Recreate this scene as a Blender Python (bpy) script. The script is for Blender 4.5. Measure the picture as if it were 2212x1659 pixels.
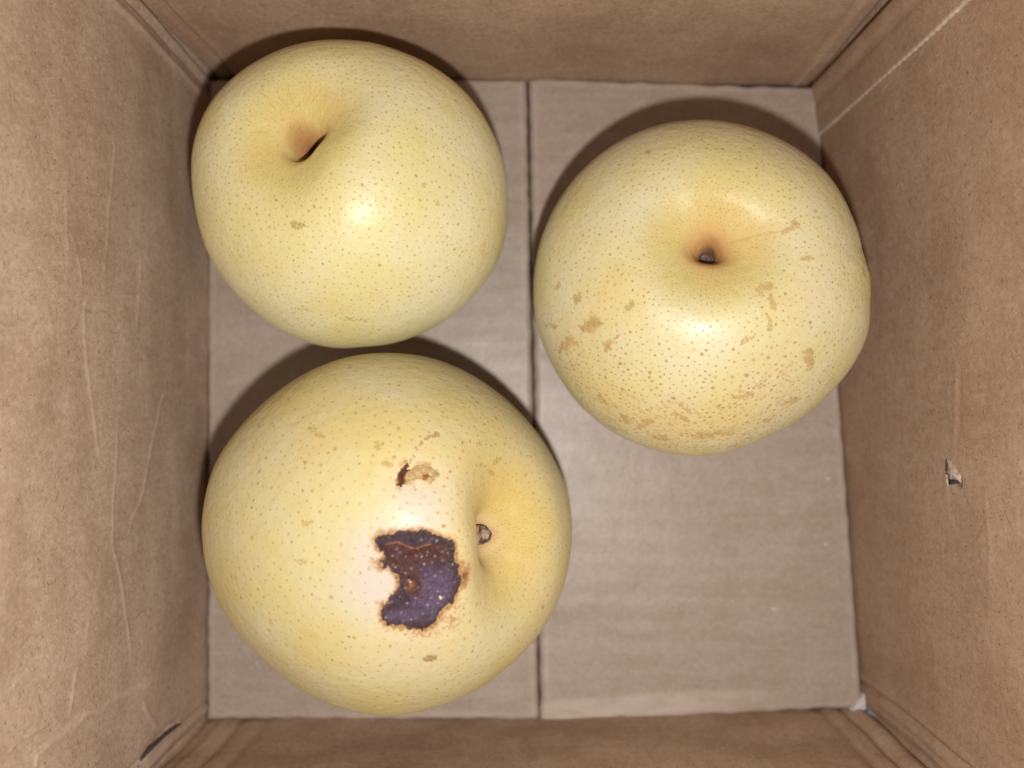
import bpy, math, random
import numpy as np
from mathutils import Vector, Matrix
from mathutils.bvhtree import BVHTree

for o in list(bpy.data.objects): bpy.data.objects.remove(o)
S = bpy.context.scene
COL = S.collection
random.seed(7)
rng = np.random.default_rng(11)

# ------------------------------------------------------------------ camera
F = 1661.0; W0 = 2212.0; H0 = 1659.0          # focal length and photo size in the units I measured in
cd = bpy.data.cameras.new('camera'); cam = bpy.data.objects.new('camera', cd); COL.objects.link(cam)
cam.location = (0, 0, 0.25)
cam.rotation_euler = (math.radians(2.0), math.radians(0.38), 0)
cd.sensor_width = 36; cd.lens = F / W0 * 36
cd.clip_start = 0.01; cd.clip_end = 50
cd.dof.use_dof = True; cd.dof.focus_distance = 0.176; cd.dof.aperture_fstop = 9.5
S.camera = cam
RC = np.array(cam.rotation_euler.to_matrix())
CP = np.array([0, 0, 0.25])

# ------------------------------------------------------------------ light: a phone flash just beside the lens, and a dim room
FLASH = (0.005, -0.024, 0.247)
wd = bpy.data.worlds.new('World'); S.world = wd; wd.use_nodes = True
wd.node_tree.nodes['Background'].inputs[0].default_value = (1.0, 0.93, 0.88, 1)
wd.node_tree.nodes['Background'].inputs[1].default_value = 0.092
ld = bpy.data.lights.new('flash_lamp', 'POINT'); lo = bpy.data.objects.new('flash_lamp', ld); COL.objects.link(lo)
ld.energy = 2.1; ld.color = (1.0, 0.975, 0.95); ld.shadow_soft_size = 0.0035
lo.location = FLASH
S.view_settings.view_transform = 'Standard'; S.view_settings.look = 'None'
S.view_settings.exposure = 0.0; S.view_settings.gamma = 1.0
S.render.engine = 'CYCLES'
S.cycles.max_bounces = 8; S.cycles.diffuse_bounces = 5

# ------------------------------------------------------------------ measuring helpers
def ray(px, py):
    d = RC @ np.array([(px - W0/2)/F, -(py - H0/2)/F, -1.0])
    return d / np.linalg.norm(d)
def on_z(px, py, z=0.0):
    d = ray(px, py); return CP + d * ((z - CP[2]) / d[2])
def on_plane(px, py, p, n):
    d = ray(px, py); return CP + d * (np.dot(np.array(p) - CP, n) / np.dot(d, n))
def proj(P):
    q = (P - CP) @ RC
    return np.stack([W0/2 + F*q[:, 0]/-q[:, 2], H0/2 - F*q[:, 1]/-q[:, 2]], 1)
def sst(a, b, x):
    t = np.clip((x - a)/(b - a), 0, 1); return t*t*(3 - 2*t)

# ------------------------------------------------------------------ node helpers
class NT:
    def __init__(s, name):
        s.m = bpy.data.materials.new(name); s.m.use_nodes = True
        s.t = s.m.node_tree; s.b = s.t.nodes['Principled BSDF']
    def n(s, typ, **kw):
        x = s.t.nodes.new(typ)
        for k, v in kw.items(): setattr(x, k, v)
        return x
    def put(s, sock, v):
        if v is None: return
        if isinstance(v, bpy.types.NodeSocket): s.t.links.new(v, sock)
        elif isinstance(v, tuple) and len(v) == 3 and sock.type == 'RGBA': sock.default_value = (*v, 1)
        else: sock.default_value = v
    def attr(s, name, out='Fac'):
        return s.n('ShaderNodeAttribute', attribute_name=name).outputs[out]
    def math(s, op, a, b=None, c=None, clamp=False):
        x = s.n('ShaderNodeMath', operation=op, use_clamp=clamp)
        s.put(x.inputs[0], a); s.put(x.inputs[1], b)
        if c is not None: s.put(x.inputs[2], c)
        return x.outputs[0]
    def vmul(s, v, k):
        x = s.n('ShaderNodeVectorMath', operation='MULTIPLY'); s.put(x.inputs[0], v); s.put(x.inputs[1], k); return x.outputs[0]
    def vrot(s, v, ang):
        x = s.n('ShaderNodeVectorRotate', rotation_type='Z_AXIS'); s.put(x.inputs['Vector'], v); x.inputs['Angle'].default_value = ang; return x.outputs[0]
    def noise(s, v, scale, detail=2, rough=.5, dist=0.0):
        x = s.n('ShaderNodeTexNoise'); s.put(x.inputs['Vector'], v)
        x.inputs['Scale'].default_value = scale; x.inputs['Detail'].default_value = detail
        x.inputs['Roughness'].default_value = rough; x.inputs['Distortion'].default_value = dist
        return x.outputs['Fac']
    def voro(s, v, scale, out='Distance', feature='F1'):
        x = s.n('ShaderNodeTexVoronoi', feature=feature); s.put(x.inputs['Vector'], v); x.inputs['Scale'].default_value = scale
        return x.outputs[out]
    def ramp(s, v, a, b, lo=0.0, hi=1.0):
        x = s.n('ShaderNodeMapRange', interpolation_type='SMOOTHSTEP'); s.put(x.inputs[0], v)
        x.inputs[1].default_value = a; x.inputs[2].default_value = b; x.inputs[3].default_value = lo; x.inputs[4].default_value = hi
        return x.outputs[0]
    def mix(s, f, a, b, mode='MIX'):
        x = s.n('ShaderNodeMix', data_type='RGBA', blend_type=mode)
        s.put(x.inputs[0], f); s.put(x.inputs[6], a); s.put(x.inputs[7], b); return x.outputs[2]
    def bump(s, h, dist, strength=1.0, prev=None):
        x = s.n('ShaderNodeBump'); s.put(x.inputs['Height'], h); x.inputs['Distance'].default_value = dist
        x.inputs['Strength'].default_value = strength
        if prev is not None: s.put(x.inputs['Normal'], prev)
        return x.outputs[0]
    def done(s, col, rough, normal=None, spec=None, **kw):
        s.put(s.b.inputs['Base Color'], col); s.put(s.b.inputs['Roughness'], rough)
        if normal is not None: s.put(s.b.inputs['Normal'], normal)
        if spec is not None: s.put(s.b.inputs['Specular IOR Level'], spec)
        for k, v in kw.items(): s.put(s.b.inputs[k.replace('_', ' ')], v)
        return s.m

# ------------------------------------------------------------------ mesh helpers
def mesh_obj(name, V, Fc, mat, parent=None, attrs=None, smooth=True, origin=None):
    V = np.asarray(V, float)
    if origin is not None: V = V - np.array(origin)
    me = bpy.data.meshes.new(name); me.from_pydata(V.tolist(), [], Fc); me.update()
    if smooth: me.polygons.foreach_set('use_smooth', [True]*len(me.polygons))
    for k, a in (attrs or {}).items():
        a = np.asarray(a, np.float32)
        if a.ndim == 1:
            at = me.attributes.new(k, 'FLOAT', 'POINT'); at.data.foreach_set('value', a.ravel())
        else:
            at = me.attributes.new(k, 'FLOAT_VECTOR', 'POINT'); at.data.foreach_set('vector', a.ravel())
    me.materials.append(mat)
    o = bpy.data.objects.new(name, me); COL.objects.link(o)
    if parent is not None: o.parent = parent
    return o
def empty(name, loc, label, cat, group=None):
    o = bpy.data.objects.new(name, None); o.empty_display_size = .01; COL.objects.link(o); o.location = loc
    o['label'] = label; o['category'] = cat
    if group: o['group'] = group
    return o
def grid_faces(nu, nv, off=0, wrap=False, flip=False):
    i = np.arange(nu if wrap else nu-1)[:, None]; j = np.arange(nv-1)[None, :]
    a = i*nv+j; b = ((i+1) % nu)*nv+j; c = b+1; d = a+1
    f = np.stack([a, b, c, d], -1).reshape(-1, 4)+off
    return (f[:, ::-1] if flip else f).tolist()

# ------------------------------------------------------------------ cardboard material
def kraft(name, base, dark, light, fib=1.0, flute=0.0, pale=0.0):
    t = NT(name); p = t.attr('panel', 'Vector')
    big = t.noise(p, .035, 4, .6); mid = t.noise(t.vmul(p, (.5, 1, 1)), .22, 3, .6)
    f1 = t.noise(t.vmul(t.vrot(p, .5), (1.0, 4, 1)), .55, 3, .7, .8)
    f2 = t.noise(t.vmul(t.vrot(p, -.8), (1.0, 4, 1)), .55, 3, .7, .8)
    f3 = t.noise(t.vmul(t.vrot(p, 1.9), (1.0, 4, 1)), .5, 3, .7, .6)
    gr = t.noise(p, 2.2, 3, .75)
    col = t.mix(t.ramp(big, .3, .7), base, dark)
    col = t.mix(t.math('MULTIPLY', t.ramp(mid, .45, .75), .5), col, light)
    if flute:
        fl = t.noise(t.vmul(p, (.016, .17, 1)), 1.0, 2, .6)
        col = t.mix(t.math('MULTIPLY', t.ramp(fl, .42, .66), .4*flute), col, light)
        col = t.mix(t.math('MULTIPLY', t.ramp(fl, .5, .28), .38*flute), col, dark)
    streak = t.noise(t.vmul(t.vrot(p, .06), (.045, .55, 1)), 1.0, 4, .7, .8)
    col = t.mix(t.math('MULTIPLY', t.ramp(streak, .58, .72), .45), col, tuple(c*.75 for c in dark))
    mot = t.noise(p, .7, 4, .7, .3)
    col = t.mix(t.math('MULTIPLY', t.ramp(mot, .42, .66), .35), col, tuple(c*.8 for c in dark))
    col = t.mix(t.math('MULTIPLY', t.ramp(mot, .5, .34), .30), col, light)
    dk = t.math('ADD', t.ramp(f1, .58, .74), t.math('ADD', t.ramp(f2, .58, .74), t.ramp(f3, .6, .76)), clamp=True)
    lt = t.math('ADD', t.ramp(f1, .42, .3), t.ramp(f2, .42, .3), clamp=True)
    col = t.mix(t.math('MULTIPLY', dk, .60*fib), col, tuple(c*.45 for c in dark))
    col = t.mix(t.math('MULTIPLY', lt, .28*fib), col, tuple(min(1, c*1.5) for c in light))
    col = t.mix(t.math('MULTIPLY', t.ramp(gr, .35, .65, 0, 1), .30*fib), col, tuple(c*.7 for c in dark))
    # dark specks and flecks of bark
    v = t.voro(p, .30); vc = t.voro(p, .30, 'Color')
    sep = t.n('ShaderNodeSeparateColor'); t.put(sep.inputs[0], vc)
    sp = t.math('MULTIPLY', t.ramp(v, .13, .05), t.ramp(sep.outputs[0], .70, .72))
    col = t.mix(t.math('MULTIPLY', sp, .65*max(fib, .3)), col, tuple(c*.22 for c in dark))
    v2 = t.voro(p, .1); c2 = t.n('ShaderNodeSeparateColor'); t.put(c2.inputs[0], t.voro(p, .1, 'Color'))
    wp = t.math('MULTIPLY', t.ramp(v2, .045, .02), t.ramp(c2.outputs[1], .75, .77))
    col = t.mix(t.math('MULTIPLY', wp, .5), col, (.72, .66, .62))
    for ang, sc, th, seedv in ((.35, 1.0, .35, 0), (-1.1, .9, .42, 40), (1.6, .8, .45, 80)):
        q = t.vrot(p, ang); w_ = t.n('ShaderNodeVectorMath', operation='ADD'); t.put(w_.inputs[0], q); w_.inputs[1].default_value = (seedv, 0, 0)
        nz = t.n('ShaderNodeTexNoise'); t.put(nz.inputs['Vector'], p); nz.inputs['Scale'].default_value = .8
        q2 = t.n('ShaderNodeVectorMath', operation='MULTIPLY_ADD'); t.put(q2.inputs[0], nz.outputs['Color']); q2.inputs[1].default_value = (.8, .8, 0); t.put(q2.inputs[2], w_.outputs[0])
        qq = t.vmul(q2.outputs[0], (.22*sc, 1.5*sc, 1)); vd = t.voro(qq, 1.0); vs = t.n('ShaderNodeSeparateColor'); t.put(vs.inputs[0], t.voro(qq, 1.0, 'Color'))
        hair = t.math('MULTIPLY', t.ramp(vd, .20, .06), t.ramp(vs.outputs[0], th, th+.05))
        col = t.mix(t.math('MULTIPLY', hair, .75*fib), col, tuple(c*.38 for c in dark))
    sc2 = t.noise(t.vmul(t.vrot(p, -.25), (.09, .42, 1)), 1.0, 5, .75, 1.2)
    col = t.mix(t.math('MULTIPLY', t.ramp(sc2, .60, .72), .5*fib), col, tuple(c*.6 for c in dark))
    cr = t.attr('crease')
    col = t.mix(t.math('MULTIPLY', cr, t.ramp(mid, .25, .6, .25, .6)), col, tuple(min(1, c*1.38) for c in light))
    edge = t.attr('cut')
    col = t.mix(t.math('MULTIPLY', edge, t.ramp(gr, .35, .6, .35, .9)), col, (.66, .58, .50))
    h = t.math('ADD', t.math('MULTIPLY', t.math('ADD', f1, f2), .5), t.math('MULTIPLY', gr, .5))
    nm = t.bump(h, .00016, .55*min(1, fib+.2))
    wr = t.noise(t.vmul(p, (.22, .13, 1)), .8, 2, .5)
    nm = t.bump(wr, .0009, .30, nm)
    if flute:
        nm = t.bump(fl, .001, .10*flute, nm)
    if flute: return t.done(col, t.math('ADD', .40, t.math('MULTIPLY', mid, .14)), nm, .60)
    return t.done(col, .75, nm, .25)
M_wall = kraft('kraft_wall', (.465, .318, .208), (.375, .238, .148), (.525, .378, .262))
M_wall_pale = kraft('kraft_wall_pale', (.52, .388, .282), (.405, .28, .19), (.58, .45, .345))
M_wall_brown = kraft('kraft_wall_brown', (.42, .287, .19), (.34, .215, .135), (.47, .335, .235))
M_floor = kraft('kraft_floor', (.372, .298, .240), (.328, .252, .192), (.412, .34, .283), fib=.3, flute=1.0)
M_under_shaded = kraft('kraft_under_shaded', (.06, .042, .03), (.04, .028, .02), (.09, .06, .045), fib=.4)  # lower flaps coloured near-black to paint the shade in seam and edge gaps

# ------------------------------------------------------------------ the box
# floor corners as measured: back-left, back-right, front-right, front-left
A = on_z(449, 158); B = on_z(1766, 176); Cc = on_z(1872, 1537); D = on_z(439, 1562)
for p in (A, B, Cc, D): p[2] = 0
ctr = (A+B+Cc+D)/4; ctr[2] = 0
box = empty('cardboard_box', (0, 0, -.003), 'open brown cardboard box with scuffed kraft inner walls holding the three pears', 'box')
BO = np.array([0, 0, -.003])
HW = .150                                  # wall height
def polyline_field(s, z, pts, w):
    """1 on the polyline, falling to 0 at w, with signed side"""
    d = np.full(s.shape, 1e9); tt = np.zeros(s.shape)
    n = len(pts)-1
    for k in range(n):
        a = np.array(pts[k]); b = np.array(pts[k+1]); ab = b-a; L = max(ab@ab, 1e-12)
        u = np.clip(((s-a[0])*ab[0]+(z-a[1])*ab[1])/L, 0, 1)
        dd = np.hypot(s-a[0]-u*ab[0], z-a[1]-u*ab[1])
        m = dd < d; d = np.where(m, dd, d); tt = np.where(m, (k+u)/n, tt)
    taper = np.minimum(1, np.minimum(tt, 1-tt)*5+.05)
    return np.exp(-(d/w)**2)*taper, d
def lownoise(s, z, seed, lam, n=14):
    r = np.random.default_rng(seed); out = np.zeros(s.shape)
    for k in range(n):
        a = r.uniform(0, 2*math.pi); kk = 2*math.pi/(lam*r.uniform(.6, 1.8)); out += np.sin((s*math.cos(a)+z*math.sin(a))*kk+r.uniform(0, 6.28))
    return out/math.sqrt(n)
def wall(P, Q, idn, cA, cB, ridges=(), grooves=(), wav=1.0, res=.0007, mat=None):
    """vertical panel from P to Q, its inner face displaced by dents, scores and crumple lines. cA, cB: profiles
    (distance, depth, width) of the score lines beside each corner."""
    P = P.copy(); Q = Q.copy(); L = np.linalg.norm(Q-P); u = (Q-P)/L; n = np.array([-u[1], u[0], 0])
    if n @ (ctr-P) < 0: n = -n
    HW = .150+idn*.0003; nu = int((L+.006)/res)+1; nv = int((HW+.009)/res)+1
    s = np.linspace(-.003, L+.003, nu)[:, None]*np.ones((1, nv)); z = np.linspace(-.009, HW, nv)[None, :]*np.ones((nu, 1))
    d = lownoise(s, z, idn+1, .06)*.0004*wav + lownoise(s*.6, z, idn+20, .02)*.0001*wav
    crease = np.zeros(s.shape)
    for (pos, dep, w, cr) in cA:
        x = s-pos-.0006*np.sin(z*70+idn); d += dep*np.exp(-(x/w)**2); crease += cr*np.exp(-(x/(w*.7))**2)
    for (pos, dep, w, cr) in cB:
        x = L-s-pos-.0006*np.sin(z*60+idn*2); d += dep*np.exp(-(x/w)**2); crease += cr*np.exp(-(x/(w*.7))**2)
    for pts, hgt, w, cr in ridges:
        q = []
        for (px, py) in pts:
            r = on_plane(px, py, P, n); q.append(((r-P)@u, r[2]))
        f, dd = polyline_field(s+.0004*lownoise(s, z, 77, .010), z, q, w*.62); d += hgt*.30*f; crease = np.maximum(crease, cr*.62*np.exp(-(dd/(w*.75))**2)*np.minimum(1, f*2))
    for pts, dep, w in grooves:
        q = []
        for (px, py) in pts:
            r = on_plane(px, py, P, n); q.append(((r-P)@u, r[2]))
        f, dd = polyline_field(s+.0004*lownoise(s, z, 5, .02), z, q, w); d -= dep*f
    V = P[None, None]+u*s[..., None]+n*d[..., None]; V[..., 2] = z+BO[2]*0
    V = V.reshape(-1, 3); Fc = grid_faces(nu, nv)
    # closing: back sheet and edges
    N = len(V); Pe = P-u*.003; Qe = Q+u*.003; back = np.array([Pe-n*.006+[0, 0, -.009], Qe-n*.006+[0, 0, -.009], Qe-n*.006+[0, 0, HW], Pe-n*.006+[0, 0, HW]])
    topF = [i*nv+nv-1 for i in range(nu)]; botF = [i*nv for i in range(nu)]
    V = np.vstack([V, back])
    Fc += [[N+1, N, N+3, N+2]]
    Fc += [topF + [N+2, N+3]]; Fc += [botF[::-1]+[N, N+1]]
    panel = np.zeros((len(V), 3)); panel[:N, 0] = z.ravel()*1000; panel[:N, 1] = s.ravel()*1000; panel[:, 2] = idn*37.0
    cr = np.zeros(len(V)); cr[:N] = np.clip(crease.ravel(), 0, 1)
    o = mesh_obj('wall', V, Fc, mat or M_wall, box, {'panel': panel, 'crease': cr, 'cut': np.zeros(len(V))}, origin=BO)
    return o, P, u, n, L
def z5(*p): return [((x/1.2767)*.54, (y/1.2767+900)*.54) for x, y in p]
def z3(*p): return [((x/1.7064)*.54, (y/1.7064+2100)*.54) for x, y in p]
def z1(*p): return [((x/1.659)*.54, (y/1.659)*.54) for x, y in p]
def z6(*p): return [((x/1.5083+3300)*.54, (y/1.5083+1300)*.54) for x, y in p]
left_r = [
 (z5((455,340),(432,440),(440,560),(460,740),(490,960),(510,1110),(530,1230)), .0005, .0009, .6),
 (z5((600,1020),(605,1130),(600,1280),(585,1400),(570,1659)), .0005, .0008, .7),
 (z5((850,800),(830,880),(790,1060),(760,1220),(735,1370),(680,1500),(650,1600)), .0006, .0009, .65),
 (z5((720,130),(710,300),(700,450),(690,560)), .0005, .0009, .5),
 (z5((560,0),(545,150),(530,260)), .0004, .0008, .4),
 (z5((330,0),(380,100),(410,250),(420,330)), .0004, .0009, .35),
 (z3((760,0),(770,180),(800,300),(825,430),(850,640),(875,800),(885,980)), .0006, .0008, .75),
 (z3((600,600),(580,720),(570,900)), .0004, .0008, .4),
 (z3((520,960),(490,1150),(465,1310)), .0006, .0009, .8),
 (z3((1040,1050),(1000,1080),(850,1150),(650,1270),(450,1390),(330,1500),(210,1600)), .0009, .0014, .55),
 (z3((960,1200),(1010,1320),(1080,1400)), .0007, .0012, .5),
 (z3((260,1560),(240,1659)), .0008, .0012, .8),
 (z1((740,840),(755,1000),(740,1200),(725,1400),(720,1659)), .0005, .0009, .45),
 (z1((430,1300),(430,1520),(440,1659)), .0004, .0008, .4)]
left_g = [(z3((1230,1355),(1160,1410),(1090,1470),(1000,1560),(930,1659),(880,1720)), .0032, .0011)]
right_r = [
 (z6((740,60),(790,240),(790,420),(790,560),(785,720),(795,780)), .0004, .0008, .22),
 (z6((735,780),(745,1040),(760,1160),(810,1260)), .0005, .0010, .4),
 (z6((980,1000),(1000,1200),(1010,1400),(1000,1600)), .0006, .0010, .45),
 (z6((700,1300),(710,1450),(700,1659)), .0004, .0008, .35),
 (z6((840,880),(870,940),(895,1000)), .0005, .0007, .2)]
right_g = [(z6((770,880),(800,940),(835,950)), .002, .0007), (z6((810,250),(812,420),(815,600),(808,740)), .0002, .0008)]
# (distance from the corner, displacement, width, paleness)
wl, LP, Lu, Ln, _ = wall(D, A, 1, [(0, -.0006, .0008, .2), (.0045, -.0005, .0008, 0), (.003, .0005, .001, .2)],
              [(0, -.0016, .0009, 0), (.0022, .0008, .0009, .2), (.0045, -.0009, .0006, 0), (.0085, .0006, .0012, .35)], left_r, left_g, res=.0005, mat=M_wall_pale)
wb, *_ = wall(A, B, 2, [(0, -.0016, .0009, 0), (.002, .0007, .001, .1), (.0040, .0004, .001, .0), (.0066, -.0010, .0008, 0), (.0085, .0006, .0012, .2)],
              [(0, -.0028, .0016, 0), (.0062, .0003, .0012, .2), (.0082, -.0003, .001, 0)])
wr, RP, Ru, Rn, RL = wall(B, Cc, 3, [(0, -.0028, .0012, 0)],
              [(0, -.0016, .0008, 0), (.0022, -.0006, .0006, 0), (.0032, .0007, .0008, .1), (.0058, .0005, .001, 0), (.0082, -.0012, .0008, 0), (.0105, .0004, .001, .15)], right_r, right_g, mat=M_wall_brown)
wf, FP, Fu, Fn, FL = wall(Cc, D, 4, [(0, -.0022, .0007, 0), (.0035, .0007, .0016, .15), (.0075, -.0012, .0012, 0), (.0145, -.0007, .002, 0)],
              [(0, -.0006, .001, 0), (.006, .0005, .0015, .15), (.011, -.0007, .0015, 0), (.019, -.0006, .0022, 0)], wav=1.4)

# glue tab lapped on the right wall beside the back corner
def glue_tab():
    n = Rn; u = Ru; w1 = .0178; nz = 260; prof = [(.0004, .0002), (.0006, .0016), (.0022, .0022), (.0048, .0021), (.0066, .0019), (.0076, .0013), (.0086, .0018), (.0105, .0017), (.0135, .0015),
            (w1-.0008, .0014), (w1-.0002, .0013), (w1, .0011), (w1+.00005, .0006), (w1, .0)]
    V = []; pan = []; cut = []; cr = []
    zz = np.linspace(.0003, HW+.001, nz)
    for i, (s0, d0) in enumerate(prof):
        for k, z in enumerate(zz):
            jag = (.00010*math.sin(z*2*math.pi/.0026)+.00006*math.sin(z*2*math.pi/.0011+1)+.00008*math.sin(z*211)) if i >= 9 else 0
            p = RP+u*(s0+jag+.0006*math.sin(z*30))+n*d0; V.append((p[0], p[1], z))
            pan.append((z*1000, s0*1000, 222)); cut.append(.8 if i >= 11 else (.3 if i == 10 else 0)); cr.append(.25 if i in (2, 3) else 0)
    m = len(prof)
    Fc = grid_faces(m, nz) + [[k*nz+nz-1 for k in range(m)]]
    return mesh_obj('glue_tab', V, Fc, M_wall_brown, box, {'panel': pan, 'cut': cut, 'crease': cr}, origin=BO)
glue_tab()

# two bottom flaps that meet in a seam along the middle
def flap(outline, ztop, thick, idn, mat, res=.001, curl=None, name='bottom_flap', nick=None):
    """outline: four corners (hinge back, free back, free front, hinge front)"""
    p0, p1, p2, p3 = outline
    nu = int(np.linalg.norm(p1-p0)/res)+1; nv = int(np.linalg.norm(p3-p0)/res)+1
    uu = np.linspace(0, 1, nu)[:, None, None]; vv = np.linspace(0, 1, nv)[None, :, None]
    V = (p0*(1-uu)+p1*uu)*(1-vv)+(p3*(1-uu)+p2*uu)*vv
    X, Y = V[..., 0].copy(), V[..., 1].copy()
    z = ztop+lownoise(X*.5, Y, idn, .03)*.00012
    fl = .00003*np.sin(Y*2*math.pi/.0072+X*2)
    z = z+fl
    # edges: slightly crushed down, wavy outline
    eu = np.minimum(uu[..., 0], 1-uu[..., 0])*np.linalg.norm(p1-p0)+0*vv[..., 0]; ev = np.minimum(vv[..., 0], 1-vv[..., 0])*np.linalg.norm(p3-p0)+0*uu[..., 0]
    e = np.minimum(eu, ev)
    z = z-.0013*np.exp(-(e/.00055)**2)
    wob = .00022*lownoise(X*4, Y*4, idn+3, .03)
    V[..., 1] += wob*np.exp(-(ev/.004)**2); V[..., 0] += wob*.7*np.exp(-(eu/.004)**2)
    if nick is not None:
        dn = (X-nick[0])*nick[2]+(Y-nick[1])*nick[3]
        z = z-.0006*sst(0, .002, dn)
    V[..., 2] = z
    cr = np.exp(-((e-.0016)/.0010)**2)*.45
    if curl == 'front':
        dfr = (1-vv[..., 0])*np.linalg.norm(p3-p0)+0*uu[..., 0]
        cr = np.maximum(cr, .85*sst(.0085, .0068, dfr+.0005*np.sin(X*90))*sst(.95, .35, uu[..., 0]+0*vv[..., 0]))
    if nick is not None: cr = np.maximum(cr, .95*sst(.0, .0006, dn))
    V = V.reshape(-1, 3); N = len(V)
    Bk = V.copy(); Bk[:, 2] = ztop-thick
    Fc = grid_faces(nu, nv, flip=True)
    bd = [i*nv for i in range(nu)]+[(nu-1)*nv+j for j in range(1, nv)]+[i*nv+nv-1 for i in range(nu-2, -1, -1)]+[j for j in range(nv-2, 0, -1)]
    low = np.array([Bk[b] for b in bd]); V2 = np.vstack([V, low]); nb = len(bd)
    for k in range(nb):
        Fc.append([bd[k], bd[(k+1) % nb], N+(k+1) % nb, N+k])
    Fc.append([N+k for k in range(nb)][::-1])
    pan = np.column_stack([V2[:, 0]*1000, V2[:, 1]*1000, np.full(len(V2), idn*31.0)])
    cut = np.zeros(len(V2)); cut[N:] = .8
    if nick is not None: cut[:N] = sst(0, .0005, dn).ravel()
    crr = np.zeros(len(V2)); crr[:N] = np.clip(cr.ravel(), 0, 1)
    return mesh_obj(name, V2, Fc, mat, box, {'panel': pan, 'crease': crr, 'cut': cut}, origin=BO)
def fz(px, py): p = on_z(px, py); p[2] = 0; return p
flap([fz(447, 170), fz(1137.5, 168), fz(1164, 1558), fz(445, 1556)], 0, .0028, 11, M_floor)
fr = fz(1861, 1505); fn = np.array([1, -1.25, 0])/math.hypot(1, 1.25)
flap([fz(1142.5, 168), fz(1768, 187), fz(1865, 1530), fz(1168.5, 1563)], .0004, .0030, 12, M_floor, curl='front', nick=(fz(1850, 1516)[0], fz(1850, 1516)[1], fn[0], fn[1]))
# the other pair of flaps, crossing below them
mid1 = (A+D)/2; mid2 = (B+Cc)/2
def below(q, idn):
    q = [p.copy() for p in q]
    return flap(q, -.0036, .0028, idn, M_under_shaded, res=.003)
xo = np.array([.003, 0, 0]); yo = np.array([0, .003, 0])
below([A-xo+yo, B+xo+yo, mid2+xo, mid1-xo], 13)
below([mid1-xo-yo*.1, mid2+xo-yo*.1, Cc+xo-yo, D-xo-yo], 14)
BO_all = None

WR = (RP, Ru, Rn, wr); WL = (LP, Lu, Ln, wl)
# torn spot on the right wall: dark sheet for the shade in a puncture and a lifted pale scrap of liner
M_paper = NT('torn_paper'); _n = M_paper.noise(M_paper.n('ShaderNodeTexCoord').outputs['Object'], 900, 3, .6)
M_paper = M_paper.done(M_paper.mix(M_paper.ramp(_n, .35, .65), (.44, .36, .29), (.34, .26, .20)), .9)
M_hole_shade = NT('hole_shade'); _d = M_hole_shade.noise(M_hole_shade.n('ShaderNodeTexCoord').outputs['Object'], 700, 3, .6)
M_hole_shade = M_hole_shade.done(M_hole_shade.mix(_d, (.035, .024, .020), (.09, .068, .06)), .8)  # dark colour stands in for the shade inside the hole and the slit
def wall_patch(name, pts, heights, mat, sub=6, W=None, j=.0002):
    """small sheet on the right wall from pixel outline and lift heights, domed, with thickness"""
    RP, Ru, Rn, wr = W or WR
    P = [on_plane(x, y, RP, Rn)+Rn*h for (x, y), h in zip(pts, heights)]
    c = sum(P)/len(P)+Rn*.0003; m = len(P); V = [c]; Fc = []
    ring = []
    for i in range(m):
        for k in range(sub):
            f = k/sub; q = P[i]*(1-f)+P[(i+1) % m]*f; q = q+Ru*random.uniform(-j, j)+np.array([0, 0, random.uniform(-j, j)]); ring.append(q)
    V += ring; k2 = len(ring)
    V += [q-Rn*.0005 for q in ring]
    for k in range(k2):
        Fc.append([0, 1+k, 1+(k+1) % k2]); Fc.append([1+k, 1+k2+k, 1+k2+(k+1) % k2, 1+(k+1) % k2])
    Fc.append([1+k2+k for k in range(k2)])
    return mesh_obj(name, V, Fc, mat, wr, origin=BO)
tp = z6((738, 795), (790, 850), (830, 900), (845, 945), (815, 935), (780, 925), (752, 880))
wall_patch('torn_liner', tp, [.0003, .0007, .0010, .0012, .0009, .0012, .0012], M_paper)
tp = z6((778, 930), (800, 938), (840, 942), (846, 958), (785, 966))
wall_patch('puncture_shade', tp, [.0012, .0013, .0016, .0016, .0014], M_hole_shade)  # dark sheet on the wall face, painting the shade of the hole
tp = z6((744, 880), (758, 895), (776, 955), (786, 980), (775, 982))
wall_patch('torn_liner', tp, [.0005, .0012, .0018, .0018, .0008], M_paper)

tp = [(389, 1563), (383, 1566), (369, 1575), (352, 1589.5), (339, 1601), (321, 1616), (300, 1644), (320, 1615), (338.5, 1600), (352, 1588), (367, 1574), (380, 1565)]
wall_patch('tear_shade', tp, [.0006]*12, M_hole_shade, sub=3, W=WL, j=.00005)  # dark sliver laid proud of the wall as the shade of the slit
# small dried white specks on the right bottom flap
def speck(x, y, r):
    c = fz(x, y); V = [c+[0, 0, .0007+r*.5]]; m = 9
    for k, (f, h) in enumerate(((.6, .4), (1, .0))):
        for q in range(m):
            a = q/m*2*math.pi; w = 1+.2*math.sin(3*a+x); V.append(c+[r*f*w*math.cos(a), r*f*w*math.sin(a)*.8, .0005+r*h])
    Fc = [[0, 1+q, 1+(q+1) % m] for q in range(m)]+[[1+q, 1+m+q, 1+m+(q+1) % m, 1+(q+1) % m] for q in range(m)]
    return mesh_obj('speck', V, Fc, M_speck, box, origin=BO)
M_speck = NT('dried_speck').done((.62, .60, .60), .7)
for q in ((1788, 1033, .0005), (1783, 1175, .0005), (1671, 1315, .0006), (1500, 1290, .00025), (1240, 1330, .0003)): speck(*q)
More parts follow.
